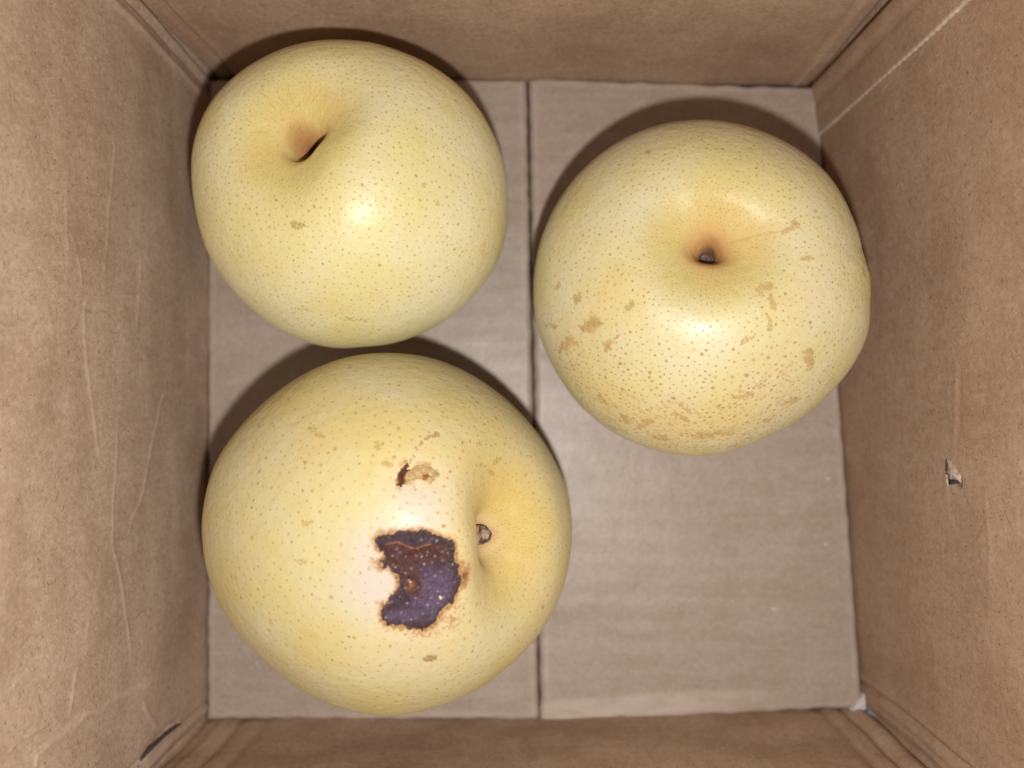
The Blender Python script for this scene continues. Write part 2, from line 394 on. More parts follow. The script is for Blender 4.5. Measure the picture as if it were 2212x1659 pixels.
# torn white corner of the front right flap
M_white = NT('bare_paper'); _n = M_white.noise(M_white.n('ShaderNodeTexCoord').outputs['Object'], 900, 3, .6)
M_white = M_white.done(M_white.mix(_n, (.60, .55, .52), (.48, .43, .40)), .9)
def torn_corner():
    P = [fz(*q) for q in ((1836, 1533), (1843, 1523), (1850, 1514), (1857, 1506), (1865, 1497), (1866.5, 1512), (1867, 1529), (1852, 1532))]
    n = len(P); V = [p+[0, 0, .0010+.0002*math.sin(i*2.3)] for i, p in enumerate(P)]+[p+[0, 0, -.001] for p in P]
    Fc = [list(range(n))[::-1]]+[[i, (i+1) % n, n+(i+1) % n, n+i] for i in range(n)]
    return mesh_obj('torn_corner', V, Fc, M_white, box, smooth=False, origin=BO)
torn_corner()
# grey lint in the front right corner of the box
def lint(p, r, n, seed):
    rr = random.Random(seed); V = []; Fc = []
    for k in range(n):
        a = np.array([rr.gauss(0, r), rr.gauss(0, r), abs(rr.gauss(0, r*.6))])+p
        d = np.array([rr.gauss(0, 1), rr.gauss(0, 1), rr.gauss(0, .5)]); d /= np.linalg.norm(d); q = np.cross(d, [0, 0, 1])
        q = q/ (np.linalg.norm(q)+1e-9)*.00012; L = r*rr.uniform(.6, 1.3); b = len(V)
        V += [a-q, a+q, a+d*L+q, a+d*L-q, a+[0, 0, .0002], a+d*L+[0, 0, .0002]]
        Fc += [[b, b+1, b+2, b+3], [b+1, b+4, b+5, b+2], [b+4, b, b+3, b+5]]
    m = NT('lint'); m = m.done((.36, .37, .43), .9)
    o = mesh_obj('lint_tuft', V, Fc, m, None, smooth=False, origin=p); o.location = p
    o['label'] = 'small tuft of blue grey lint in the lower right corner of the box'; o['category'] = 'lint'
lint(fz(1874, 1536)+np.array([0, 0, .0012]), .0013, 46, 3)

# ------------------------------------------------------------------ pears
def skin_mat(name, c1, c2, c3, edge, throat=(.50, .29, .12), th0=10.0, th1=6.0, tha=.80):
    """c1 pale cream, c2 yellow, c3 greener yellow"""
    t = NT(name); p = t.attr('pear_co', 'Vector'); rad = t.attr('radial', 'Vector'); cav = t.attr('cav')
    big = t.noise(p, .045, 3, .55); mid = t.noise(p, .13, 3, .6)
    col = t.mix(t.ramp(big, .25, .72), c1, c2)
    col = t.mix(t.math('MULTIPLY', t.ramp(mid, .42, .75), .22), col, c3)
    fine = t.noise(p, .9, 3, .65)
    col = t.mix(t.math('MULTIPLY', t.ramp(fine, .35, .7), .12), col, edge)
    # faint russet washes
    rs = t.noise(p, .085, 5, .62, .5)
    col = t.mix(t.math('MULTIPLY', t.ramp(rs, .56, .76), .18), col, edge)
    # cavity: greenish funnel, fine radial dashes, tan throat, brown depth, then the hole's shade painted near-black
    rn = t.noise(rad, 1.0, 3, .6); rn2 = t.noise(t.vmul(rad, (.35, .35, .6)), 1.0, 3, .6)
    col = t.mix(t.math('MULTIPLY', t.ramp(cav, 17, 5), t.ramp(rn2, .35, .62, .05, .40)), col, (.48, .31, .12))
    col = t.mix(t.math('MULTIPLY', t.ramp(cav, 21, 9), .75), col, c3)
    dash = t.math('MULTIPLY', t.ramp(rn, .52, .66), t.ramp(cav, 20, 8))
    col = t.mix(t.math('MULTIPLY', dash, .70), col, edge)
    th = t.math('ADD', cav, t.math('ADD', 1.5, t.math('MULTIPLY', t.noise(rad, .5, 2, .6), 2.0)))
    col = t.mix(t.ramp(th, th0, th1, 0, tha), col, throat)
    col = t.mix(t.ramp(cav, 4.4, 2.4, 0, .85), col, (.28, .12, .045)); col = t.mix(t.ramp(cav, 2.6, 1.6, 0, .9), col, (.04, .022, .015))
    # hand-placed washes
    w = t.attr('wash'); col = t.mix(t.math('MULTIPLY', w, t.ramp(fine, .3, .65, .35, 1)), col, (.52, .33, .12))
    hz = t.attr('haze'); col = t.mix(hz, col, (.40, .36, .33))
    br = t.attr('brown')
    bn = t.math('ADD', br, t.math('MULTIPLY', t.math('SUBTRACT', t.noise(p, 1.3, 4, .75), .5), 1.3))
    col = t.mix(t.ramp(bn, .42, .75, 0, .85), col, (.30, .15, .05))
    col = t.mix(t.ramp(bn, .78, 1.1, 0, .9), col, (.09, .03, .02))
    fk = t.attr('fleck'); tone = t.attr('tone')
    col = t.mix(fk, col, t.mix(tone, (.40, .25, .08), (.19, .09, .03)))
    dim = t.noise(p, 1.3, 2, .5); dim2 = t.noise(p, .3, 2, .5)
    nm = t.bump(dim, .00018, .42); nm = t.bump(dim2, .0008, .40, nm)
    r2 = t.math('ADD', t.math('ADD', .44, t.math('MULTIPLY', hz, .22)), t.math('MULTIPLY', fine, .10))
    t.b.inputs['Diffuse Roughness'].default_value = .24; t.put(t.b.inputs['Coat Weight'], t.math('MULTIPLY', t.ramp(cav, 8, 17, .0, .17), t.math('SUBTRACT', 1.0, t.math('MULTIPLY', hz, .75)))); t.b.inputs['Coat Roughness'].default_value = .30
    return t.done(col, r2, nm, t.ramp(cav, 7, 16, .08, .34))

def outline_tab(pts):
    pts = np.array(pts, float); c = (pts.max(0)+pts.min(0))/2
    q = []
    for i in range(len(pts)):
        for f in (0, .25, .5, .75): q.append(pts[i]*(1-f)+pts[(i+1) % len(pts)]*f)
    pts = np.array(q)
    a = np.arctan2(-(pts[:, 1]-c[1]), pts[:, 0]-c[0]); r = np.hypot(*(pts-c).T)
    o = np.argsort(a); a = a[o]; r = r[o]
    ang = np.linspace(-math.pi, math.pi, 73)[:-1]
    rr = np.interp(ang, a, r, period=2*math.pi)
    k = np.array([1, 3, 4, 3, 1])/12.; rr = sum(np.roll(rr, i-2)*k[i] for i in range(5))
    return c, ang, rr

class Pear:
    def __init__(s, out, hole, R, Hs, broad, narrow, mat, label, seed, den=1.0, lump=.012, tilt=None, elong=(0, 0), nasy=.1, shoulder=.035, lean=(0, 0), nexp=1.9):
        s.c_px, s.ang, s.rad_t = outline_tab(out); s.mat = mat
        s.R = R
        c = on_z(s.c_px[0], s.c_px[1], R*Hs); s.C = c
        # cavity axis: from the centre to the point of the sphere seen at the hole
        d = ray(*hole); oc = CP-c; b = d@oc; disc = max(b*b-(oc@oc-R*R), 0)
        ax = CP+d*(-b-math.sqrt(disc))-c; ax /= np.linalg.norm(ax)
        if tilt is not None: ax = ax+np.array(tilt); ax /= np.linalg.norm(ax)
        s.ax = ax
        e1 = np.cross([0.3, 1, .1], ax); e1 /= np.linalg.norm(e1); e2 = np.cross(ax, e1); s.e1, s.e2 = e1, e2
        nt, nph = 330, 420
        tq = np.linspace(0, 1, nt)
        t = math.pi*(tq**1.25*.999+.0005); ph = np.linspace(0, 2*math.pi, nph, endpoint=False)
        T, PH = np.meshgrid(t, ph, indexing='ij')
        rho = R*np.sin(T); z = R*Hs*np.cos(T)
        # shoulders: fuller toward the cavity end
        rho = rho*(1+shoulder*np.cos(T)-.03*np.cos(2*T))
        bd, bw = broad; nd, nw = narrow
        wv = np.array([math.cos(elong[0]), math.sin(elong[0]), 0]); f0 = math.atan2(wv@e2, wv@e1)
        asy = (1+elong[1]*np.cos(2*(PH-f0)))*(1+.06*np.cos(3*PH+seed))
        g = (T < math.pi/2)
        z = z-g*(bd*np.exp(-(rho/(bw*asy))**2)+nd*np.exp(-(rho/(nw*(1+nasy*np.cos(2*(PH-f0)))))**nexp))
        z = z+(~g)*(.004*np.exp(-(rho/.012)**2))
        lr = np.random.default_rng(seed)
        f = np.zeros(T.shape)
        for k in range(1, 6): f += np.sin(T)**k*lr.normal()*np.cos(k*PH+lr.uniform(0, 6.28))/k
        for k in range(10):
            v = lr.normal(size=3)*2.6; f += .35*np.sin(np.sin(T)*np.cos(PH)*v[0]+np.sin(T)*np.sin(PH)*v[1]+np.cos(T)*v[2]+lr.uniform(0, 6.28))
        rho = rho*(1+lump*f*.4*sst(.2, .8, np.sin(T))); z = z*(1+lump*f*.25)
        loc = np.stack([rho*np.cos(PH), rho*np.sin(PH), z], -1)
        Pw = c+loc[..., 0:1]*e1+loc[..., 1:2]*e2+loc[..., 2:3]*ax
        # the crown leans toward the cavity side, as the pear sits tipped over
        wz = sst(-.2*R, .8*R, Pw[..., 2]-c[2]); Pw[..., 2] += ((Pw[..., 0]-c[0])*lean[0]+(Pw[..., 1]-c[1])*lean[1])*wz
        # body shape seen from above, following the measured outline
        for it in range(14):
            Pw[..., 2] -= Pw[..., 2].min()-.0002
            q = proj(Pw.reshape(-1, 3))-s.c_px; a = np.arctan2(-q[:, 1], q[:, 0]); r = np.hypot(q[:, 0], q[:, 1])
            idx = np.round((a+math.pi)/(2*math.pi)*72).astype(int) % 72
            mx = np.zeros(72); np.maximum.at(mx, idx, r)
            ratio = s.rad_t/mx; kk = np.array([1, 2, 1])/4.; ratio = sum(np.roll(ratio, i-1)*kk[i] for i in range(3))
            w = Pw-c; az = np.arctan2(w[..., 1], w[..., 0]); hr = np.hypot(w[..., 0], w[..., 1])/R
            k = np.interp(az, s.ang, ratio, period=2*math.pi); k = 1+(k-1)*sst(.0, .9, hr)
            Pw[..., 0] = c[0]+w[..., 0]*k; Pw[..., 1] = c[1]+w[..., 1]*k
        s.P = Pw; s.T = T; s.PH = PH; s.nt, s.nph = nt, nph
        du = np.roll(Pw, -1, 1)-np.roll(Pw, 1, 1); dv = np.gradient(Pw, axis=0); n = np.cross(dv, du); n /= (np.linalg.norm(n, axis=-1, keepdims=True)+1e-12)
        if (n[nt//2]*(Pw[nt//2]-c)).sum() < 0: n = -n
        s.N = n
        s.pix = proj(Pw.reshape(-1, 3)).reshape(nt, nph, 2)
        s.face = ((CP-Pw)*n).sum(-1) > 0
        s.co = (loc*1000).astype(float)+seed*7
        rc = rho*1000
        s.radial = np.stack([np.cos(PH)*22, np.sin(PH)*22, rc*.35], -1)
        s.A = {'cav': rc+(~g)*500, 'wash': np.zeros(T.shape), 'haze': np.zeros(T.shape), 'brown': np.zeros(T.shape)}
        s.base = np.array([c[0], c[1], 0.0]); s.root = empty('asian_pear', tuple(s.base), label, 'pear', 'asian pears in the cardboard box')
        s.fk = dict(V=[], F=[], co=[], radial=[], fleck=[], tone=[], cav=[], wash=[], haze=[], brown=[])
        s.lr = lr; s.seed = seed
    def dent(s, px, py, r, depth, ar=1.0, rot=0.0):
        i, j = s.at(px, py); p = s.P[i, j].copy(); n = s.N[i, j]
        ex = np.array([1, 0, 0])-n*n[0]; ex /= np.linalg.norm(ex); ey = np.cross(n, ex)
        a = ex*math.cos(rot)+ey*math.sin(rot); b = -ex*math.sin(rot)+ey*math.cos(rot)
        w = s.P-p; f = np.exp(-(((w@a)/(r*ar))**2+((w@b)/r)**2)**1.5)*((w@n) > -.02)
        s.P = s.P-n*(depth*f)[..., None]
        du = np.roll(s.P, -1, 1)-np.roll(s.P, 1, 1); dv = np.gradient(s.P, axis=0); m = np.cross(dv, du); m /= (np.linalg.norm(m, axis=-1, keepdims=True)+1e-12)
        s.N = np.where(((m*s.N).sum(-1) < 0)[..., None], -m, m)
    def at(s, px, py):
        d = np.hypot(s.pix[..., 0]-px, s.pix[..., 1]-py)+(~s.face)*1e6
        return np.unravel_index(np.argmin(d), d.shape)
    def spot(s, px, py, r, field, amp=1.0, ar=1.0, rot=0.0, pw=2):
        if field == 'haze': amp = min(1, amp*.95)
        i, j = s.at(px, py); p = s.P[i, j]; n = s.N[i, j]
        ex = np.array([1, 0, 0])-n*n[0]; ex /= np.linalg.norm(ex); ey = np.cross(n, ex)
        a = ex*math.cos(rot)+ey*math.sin(rot); b = -ex*math.sin(rot)+ey*math.cos(rot)
        w = s.P-p; u = (w@a)/(r*ar); v = (w@b)/r; q = w@n
        f = np.exp(-((u*u+v*v)**(pw/2)))*np.exp(-(q/(.006+r*ar))**2)
        s.A[field] = np.maximum(s.A[field], amp*f)
    def sample(s, ti, pj):
        """bilinear sample of every grid quantity at float indices"""
        ti = np.clip(ti, 0, s.nt-1.001); i0 = np.floor(ti).astype(int); fi = (ti-i0)[:, None]
        pj = np.mod(pj, s.nph); j0 = np.floor(pj).astype(int) % s.nph; fj = (pj-np.floor(pj))[:, None]; j1 = (j0+1) % s.nph; i1 = i0+1
        def L(G):
            G = G if G.ndim == 3 else G[..., None]
            return (G[i0, j0]*(1-fi)+G[i1, j0]*fi)*(1-fj)+(G[i0, j1]*(1-fi)+G[i1, j1]*fi)*fj
        return L
    def fleck(s, i, j, r, tone, strength, ar=1.0, rot=0.0, rough=.15, nseg=8, lift=.00003, dot=False):
        """a skin-hugging fleck at grid indices (i, j)"""
        p = s.P[int(i), int(j) % s.nph]; i1 = min(int(i)+1, s.nt-1)
        mt = np.linalg.norm(s.P[i1, int(j) % s.nph]-s.P[max(int(i)-1, 0), int(j) % s.nph])/(i1-max(int(i)-1, 0))
        mp = np.linalg.norm(s.P[int(i), (int(j)+1) % s.nph]-s.P[int(i), (int(j)-1) % s.nph])/2
        if mp < 2e-5 or mt < 2e-5: return
        rings = [(0.0, 1), (.55, nseg), (1.0, nseg)]
        wob = 1+rough*s.lr.normal(size=nseg)
        a = np.arange(nseg)/nseg*2*math.pi
        ti = [i]; pj = [j]
        for fr, _ in rings[1:]:
            x = fr*r*ar*wob*np.cos(a); y = fr*r*wob*np.sin(a)
            X = x*math.cos(rot)-y*math.sin(rot); Y = x*math.sin(rot)+y*math.cos(rot)
            ti += list(i+X/mt); pj += list(j+Y/mp)
        L = s.sample(np.array(ti, float), np.array(pj, float))
        V = L(s.P)+L(s.N)*lift; b = len(s.fk['V'])
        V[-nseg:] -= L(s.N)[-nseg:]*(lift*.8)
        s.fk['V'] += V.tolist(); s.fk['co'] += L(s.co).tolist(); s.fk['radial'] += L(s.radial).tolist()
        for k in ('cav', 'wash', 'haze', 'brown'): s.fk[k] += L(s.A[k])[:, 0].tolist()
        st = [strength]+[strength*.85]*nseg+[0.0]*nseg
        tn = [min(1, tone+(.6 if dot else 0))]+[tone]*(2*nseg)
        s.fk['fleck'] += st; s.fk['tone'] += tn
        for k in range(nseg):
            k2 = (k+1) % nseg
            s.fk['F'] += [[b, b+1+k, b+1+k2], [b+1+k, b+1+nseg+k, b+1+nseg+k2, b+1+k2]]
    def fleck_px(s, px, py, r, tone, strength, **kw):
        i, j = s.at(px, py); s.fleck(i, j, r, tone, strength, **kw)
    def fleck_mark(s, px, py, r, tone, strength, ar=1.0, img_rot=0.0, n=9, **kw):
        """irregular russet mark: a cluster of overlapping flecks strewn along an ellipse as seen in the photo"""
        for k in range(int(n*1.9)):
            a = s.lr.uniform(-1, 1); b = s.lr.uniform(-1, 1)*.8*(1-abs(a)*.6)
            x = a*r*ar; y = b*r; X = x*math.cos(img_rot)-y*math.sin(img_rot); Y = x*math.sin(img_rot)+y*math.cos(img_rot)
            i, j = s.at(px+X, py+Y)
            s.fleck(i+s.lr.uniform(-.5, .5), j+s.lr.uniform(-.5, .5), r*s.lr.uniform(.38, .85)*1.05e-4, tone+s.lr.uniform(-.1, .15), strength*s.lr.uniform(.6, 1), ar=s.lr.uniform(1, 1.8), rot=s.lr.uniform(0, 3.1), rough=.3, lift=.00003+.000002*k, **kw)
    def lenticels(s, dmin_far, dmin_near, size, tone, strength, size_fn=None, n_try=75000, dens=None):
        """blue-noise scatter of skin dots; closer and finer round the cavity"""
        wgt = np.sin(s.T); area = np.linalg.norm(np.cross(np.gradient(s.P, axis=0), np.roll(s.P, -1, 1)-s.P), axis=-1)
        pr = (area*(s.P[..., 2] > .02)).ravel(); cav = s.A['cav'].ravel(); pr = pr*np.where(cav < 24, 4.0, 1.0)*(cav > 3.5); pr /= pr.sum()
        idx = s.lr.choice(len(pr), n_try, p=pr); ii, jj = np.unravel_index(idx, s.T.shape)
        cell = {}; h = .0028
        for i, j in zip(ii, jj):
            p = s.P[i, j]; cv = s.A['cav'][i, j]
            near = float(sst(22, 8, np.array(cv)))
            dm = dmin_far*(1-near)+dmin_near*near
            if dens is not None: dm = dm*dens(s.pix[i, j], s.face[i, j])
            dm *= s.lr.uniform(.85, 1.3)
            kx, ky, kz = int(p[0]//h), int(p[1]//h), int(p[2]//h); ok = True
            for a in (-1, 0, 1):
                for b in (-1, 0, 1):
                    for c2 in (-1, 0, 1):
                        for q in cell.get((kx+a, ky+b, kz+c2), ()):
                            if (q[0]-p[0])**2+(q[1]-p[1])**2+(q[2]-p[2])**2 < dm*dm: ok = False; break
                        if not ok: break
                    if not ok: break
                if not ok: break
            if not ok: continue
            cell.setdefault((kx, ky, kz), []).append(p)
            big = s.lr.random() < .07
            r = size*(1-.45*near)*float(np.clip(s.lr.lognormal(-.12, .24), .5, 1.7))*(1.4 if big else 1)
            if size_fn is not None: r *= size_fn(s.pix[i, j])
            s.fleck(i+s.lr.uniform(-.5, .5), j+s.lr.uniform(-.5, .5), r, tone+s.lr.uniform(-.12, .2), strength*s.lr.uniform(.6, 1.0)*(1-.25*near), ar=s.lr.uniform(1, 1.35)+.6*near*s.lr.random(), rot=0 if near > .3 else s.lr.uniform(0, 3.1), rough=.13, dot=s.lr.random() < .35)
    def finish(s):
        nt, nph = s.nt, s.nph
        V = s.P.transpose(1, 0, 2).reshape(-1, 3)      # index = j*nt+i
        def R1(G): return G.transpose(1, 0, *range(2, G.ndim)).reshape(nt*nph, -1) if G.ndim == 3 else G.T.reshape(-1)
        Fc = grid_faces(nph, nt, wrap=True)
        Fc.append([j*nt for j in range(nph)]); Fc.append([j*nt+nt-1 for j in range(nph)][::-1])
        at = {'pear_co': R1(s.co), 'radial': R1(s.radial), 'fleck': np.zeros(len(V)), 'tone': np.zeros(len(V))}
        for k in s.A: at[k] = R1(s.A[k])
        s.body = mesh_obj('body', V, Fc, s.mat, s.root, at, origin=s.base)
        me = s.body.data
        # make normals point outward
        f0 = me.polygons[(nt//2)]
        if (np.array(f0.normal) @ (np.array(f0.center)+s.base-s.C)) < 0: me.flip_normals()
        f = s.fk
        o = mesh_obj('lenticels', f['V'], f['F'], s.mat, s.root, {'pear_co': f['co'], 'radial': f['radial'], 'fleck': f['fleck'], 'tone': f['tone'], 'cav': f['cav'], 'wash': f['wash'], 'haze': f['haze'], 'brown': f['brown']}, origin=s.base)
        o['kind'] = 'stuff'; o['label'] = 'small tan pore dots and russet marks on the pear skin'
        if len(o.data.polygons):
            pass
        s.bvh = BVHTree.FromPolygons([tuple(v) for v in V[:]], [tuple(q) for q in Fc])
        return s
    def stub(s, r, length, depth_off, mat, ringmat, name='stem_stub', lean=(0, 0)):
        """broken stem end standing in the throat: irregular tapered plug with a hollow, ringed end"""
        b = s.P[2].mean(0)+s.ax*depth_off; ax = s.ax+s.e1*lean[0]+s.e2*lean[1]; ax = ax/np.linalg.norm(ax)
        prof = [(1.12, 0), (1.0, .35), (.96, .8), (.95, .95), (.8, 1.02), (.55, .97), (.42, .86), (0.2, .82)]
        n = 28; V = []; ring = []
        for k, (rr, h) in enumerate(prof):
            for q in range(n):
                a = q/n*2*math.pi; wv = 1+.09*math.sin(3*a+s.seed)+.05*math.sin(7*a)
                V.append(b+(s.e1*math.cos(a)+s.e2*math.sin(a))*r*rr*wv+ax*length*(h+.05*math.sin(2*a+1)*(h > .5)))
        Fc = []
        for k in range(len(prof)-1):
            for q in range(n): Fc.append([k*n+q, k*n+(q+1) % n, (k+1)*n+(q+1) % n, (k+1)*n+q])
        Fc.append([(len(prof)-1)*n+q for q in range(n)])
        o = mesh_obj(name, V, Fc, mat, s.root, origin=s.base)
        o.data.materials.append(ringmat); o.data.materials.append(M_core if ringmat is M_ring else mat)
        for pi, p in enumerate(o.data.polygons):
            if pi >= 3*n: p.material_index = 2 if pi < 5*n else 1
        return o
    def skin_patch(s, name, poly_px, mat, res, hfun, label, inner_attrs):
        """a sheet that lies on the body inside an outline; fine grid thrown onto the skin"""
        pp = [s.P[s.at(*q)] for q in poly_px]; cpt = sum(pp)/len(pp); loc, nrm, _, _ = s.bvh.find_nearest(Vector(cpt)); n = np.array(nrm)
        i, j = s.at(*np.mean(poly_px, 0)); n = s.N[max(i-25, 0):i+25:5, j].mean(0); n = n/np.linalg.norm(n)
        ex = np.array([1, 0, 0])-n*n[0]; ex /= np.linalg.norm(ex); ey = np.cross(n, ex)
        poly = np.array([((q-cpt)@ex, (q-cpt)@ey) for q in pp])
        lo = poly.min(0)-.001; hi = poly.max(0)+.001
        xs = np.arange(lo[0], hi[0], res); ys = np.arange(lo[1], hi[1], res); X, Y = np.meshgrid(xs, ys, indexing='ij')
        sd = sdist(X+.0003*lownoise(X, Y, 3, .004)+.00022*lownoise(X, Y, 4, .0012), Y+.0003*lownoise(X, Y, 5, .004)+.00022*lownoise(X, Y, 6, .0012), poly)
        # pixel coordinates of grid (for placing marks), via the surface
        keep = sd > -.00005
        vid = -np.ones(X.shape, int); V = []; att = {k: [] for k in inner_attrs}; cnt = 0; co = []
        P0 = cpt+X[..., None]*ex+Y[..., None]*ey
        for a in range(X.shape[0]):
            for b in range(X.shape[1]):
                if not keep[a, b]: continue
                h = s.bvh.ray_cast(Vector(P0[a, b]+n*.02), Vector(-n), .06)
                if h[0] is None: keep[a, b] = False; continue
                vid[a, b] = cnt; cnt += 1; V.append((h[0], h[1])); co.append((X[a, b], Y[a, b], sd[a, b]))
        co = np.array(co); P = np.array([np.array(v[0]) for v in V]); Nn = np.array([np.array(v[1]) for v in V])
        Nn[(Nn@n) < 0] *= -1
        px = proj(P); h, at = hfun(px, co)
        h = h*sst(-.0001, .0006, co[:, 2])-.00004*(co[:, 2] < .00012)
        P = P+Nn*(h+.00003)[:, None]
        Fc = []
        for a in range(X.shape[0]-1):
            for b in range(X.shape[1]-1):
                q = (vid[a, b], vid[a+1, b], vid[a+1, b+1], vid[a, b+1])
                if min(q) >= 0: Fc.append(list(q))
        at['pcoord'] = np.column_stack([co[:, 0]*1000, co[:, 1]*1000, co[:, 2]*1000])
        return mesh_obj(name, P, Fc, mat, s.root, at, origin=s.base)
def sdist(X, Y, poly):
    """signed distance, positive inside"""
    d = np.full(X.shape, 1e9); ins = np.zeros(X.shape, bool); n = len(poly)
    for k in range(n):
        a = poly[k]; b = poly[(k+1) % n]; ab = b-a
        u = np.clip(((X-a[0])*ab[0]+(Y-a[1])*ab[1])/max(ab@ab, 1e-14), 0, 1)
        d = np.minimum(d, np.hypot(X-a[0]-u*ab[0], Y-a[1]-u*ab[1]))
        c = ((a[1] > Y) != (b[1] > Y)) & (X < (b[0]-a[0])*(Y-a[1])/((b[1]-a[1]) if abs(b[1]-a[1]) > 1e-12 else 1e-12)+a[0]); ins ^= c
    return np.where(ins, d, -d)

def conv(pts, ox, oy, k): return [((x/k+ox)*.54, (y/k+oy)*.54) for x, y in pts]
out1 = conv([(790,90),(1000,115),(1150,175),(1280,240),(1400,335),(1480,440),(1550,560),(1600,720),(1617,880),(1612,1000),(1585,1130),(1530,1240),(1450,1340),(1350,1430),(1240,1500),(1120,1550),(980,1583),(850,1592),(700,1580),(590,1545),(480,1485),(380,1410),(280,1310),(200,1210),(150,1110),(110,980),(82,850),(72,700),(75,640),(100,540),(150,430),(220,330),(310,250),(430,175),(560,120),(680,97)], 700, 80, 1.2107)
out2 = conv([(830,138),(960,150),(1090,195),(1200,245),(1300,320),(1380,400),(1440,510),(1480,620),(1510,720),(1535,850),(1537,907),(1531,1029),(1498,1121),(1460,1195),(1412,1256),(1350,1317),(1289,1379),(1215,1431),(1123,1477),(1050,1514),(970,1547),(909,1568),(850,1578),(750,1578),(640,1560),(540,1530),(430,1480),(330,1400),(240,1310),(180,1200),(130,1110),(105,1030),(88,920),(92,800),(110,680),(150,570),(210,460),(290,360),(380,280),(480,215),(600,165),(710,142)], 2050, 350, 1.07)
out3 = conv([(830,65),(960,72),(1080,105),(1200,165),(1310,245),(1400,330),(1480,430),(1545,550),(1585,660),(1598,780),(1590,900),(1560,1040),(1515,1150),(1450,1250),(1350,1350),(1240,1435),(1130,1500),(1000,1545),(880,1573),(760,1568),(650,1545),(540,1505),(420,1430),(330,1350),(240,1270),(170,1180),(115,1080),(75,950),(57,850),(58,760),(80,620),(120,500),(180,410),(280,300),(390,210),(510,135),(640,85),(740,67)], 750, 1350, 1.0369)

SK1 = skin_mat('pear_skin_cream', (.57, .525, .325), (.56, .485, .215), (.51, .435, .14), (.47, .32, .11), (.40, .22, .085), 7.9, 6.2, .9)
SK2 = skin_mat('pear_skin_russeted', (.52, .475, .315), (.51, .44, .205), (.47, .39, .13), (.46, .31, .10))
SK3 = skin_mat('pear_skin_golden', (.46, .415, .245), (.465, .385, .155), (.45, .345, .10), (.45, .29, .08), (.56, .40, .20), 8.5, 6.0, .6)
t = NT('woody_stub'); nn = t.noise(t.n('ShaderNodeTexCoord').outputs['Object'], 600, 4, .6)
M_stub = t.done(t.mix(t.ramp(nn, .35, .65), (.40, .22, .12), (.20, .10, .06)), .7, t.bump(nn, .0003, .5))
t = NT('tan_stub'); nn = t.noise(t.n('ShaderNodeTexCoord').outputs['Object'], 500, 4, .6)
M_tan = t.done(t.mix(t.ramp(nn, .35, .65), (.44, .25, .11), (.33, .17, .07)), .65, t.bump(nn, .0003, .5))
t = NT('stub_end'); nn = t.noise(t.n('ShaderNodeTexCoord').outputs['Object'], 900, 3, .6); M_ring = t.done(t.mix(t.ramp(nn, .35, .65), (.32, .20, .11), (.18, .095, .06)), .7)
t = NT('dried_core'); nn = t.noise(t.n('ShaderNodeTexCoord').outputs['Object'], 800, 4, .6)
M_core = t.done(t.mix(t.ramp(nn, .4, .65), (.05, .028, .022), (.16, .11, .10)), .62, t.bump(nn, .0003, .5))

# --- pear in the back left
p1 = Pear(out1, (612, 246), .0425, .97, (.0088, .0135), (.0105, .0039), SK1, 'pale yellow pear at the upper left, tan cavity and even fine dots', 3, elong=(.85, .26), nasy=.20, nexp=2.6)
p1.spot(700, 240, .008, 'wash', .45); p1.spot(590, 330, .006, 'wash', .40, 1.6, .5)
p1.spot(1060, 520, .009, 'wash', .22); p1.spot(640, 270, .006, 'wash', .55)
p1.lenticels(.00135, .00076, .00029, .25, .78)
p1.fleck_mark(643, 486, 8, .45, .85, ar=1.5, img_rot=.1, n=12); p1.fleck_mark(916, 400, 5, .1, .8, n=4); p1.fleck_mark(945, 440, 5, .1, .7, n=4)
p1.fleck_mark(655, 668, 5, .15, .7, ar=4, img_rot=.1, n=8); p1.fleck_mark(770, 690, 6, .1, .7, ar=4, img_rot=.1, n=10); p1.fleck_mark(1045, 540, 7, .1, .5, ar=2, img_rot=1.7, n=9)
p1.finish(); p1.stub(.0019, .0012, .0, M_tan, M_tan)
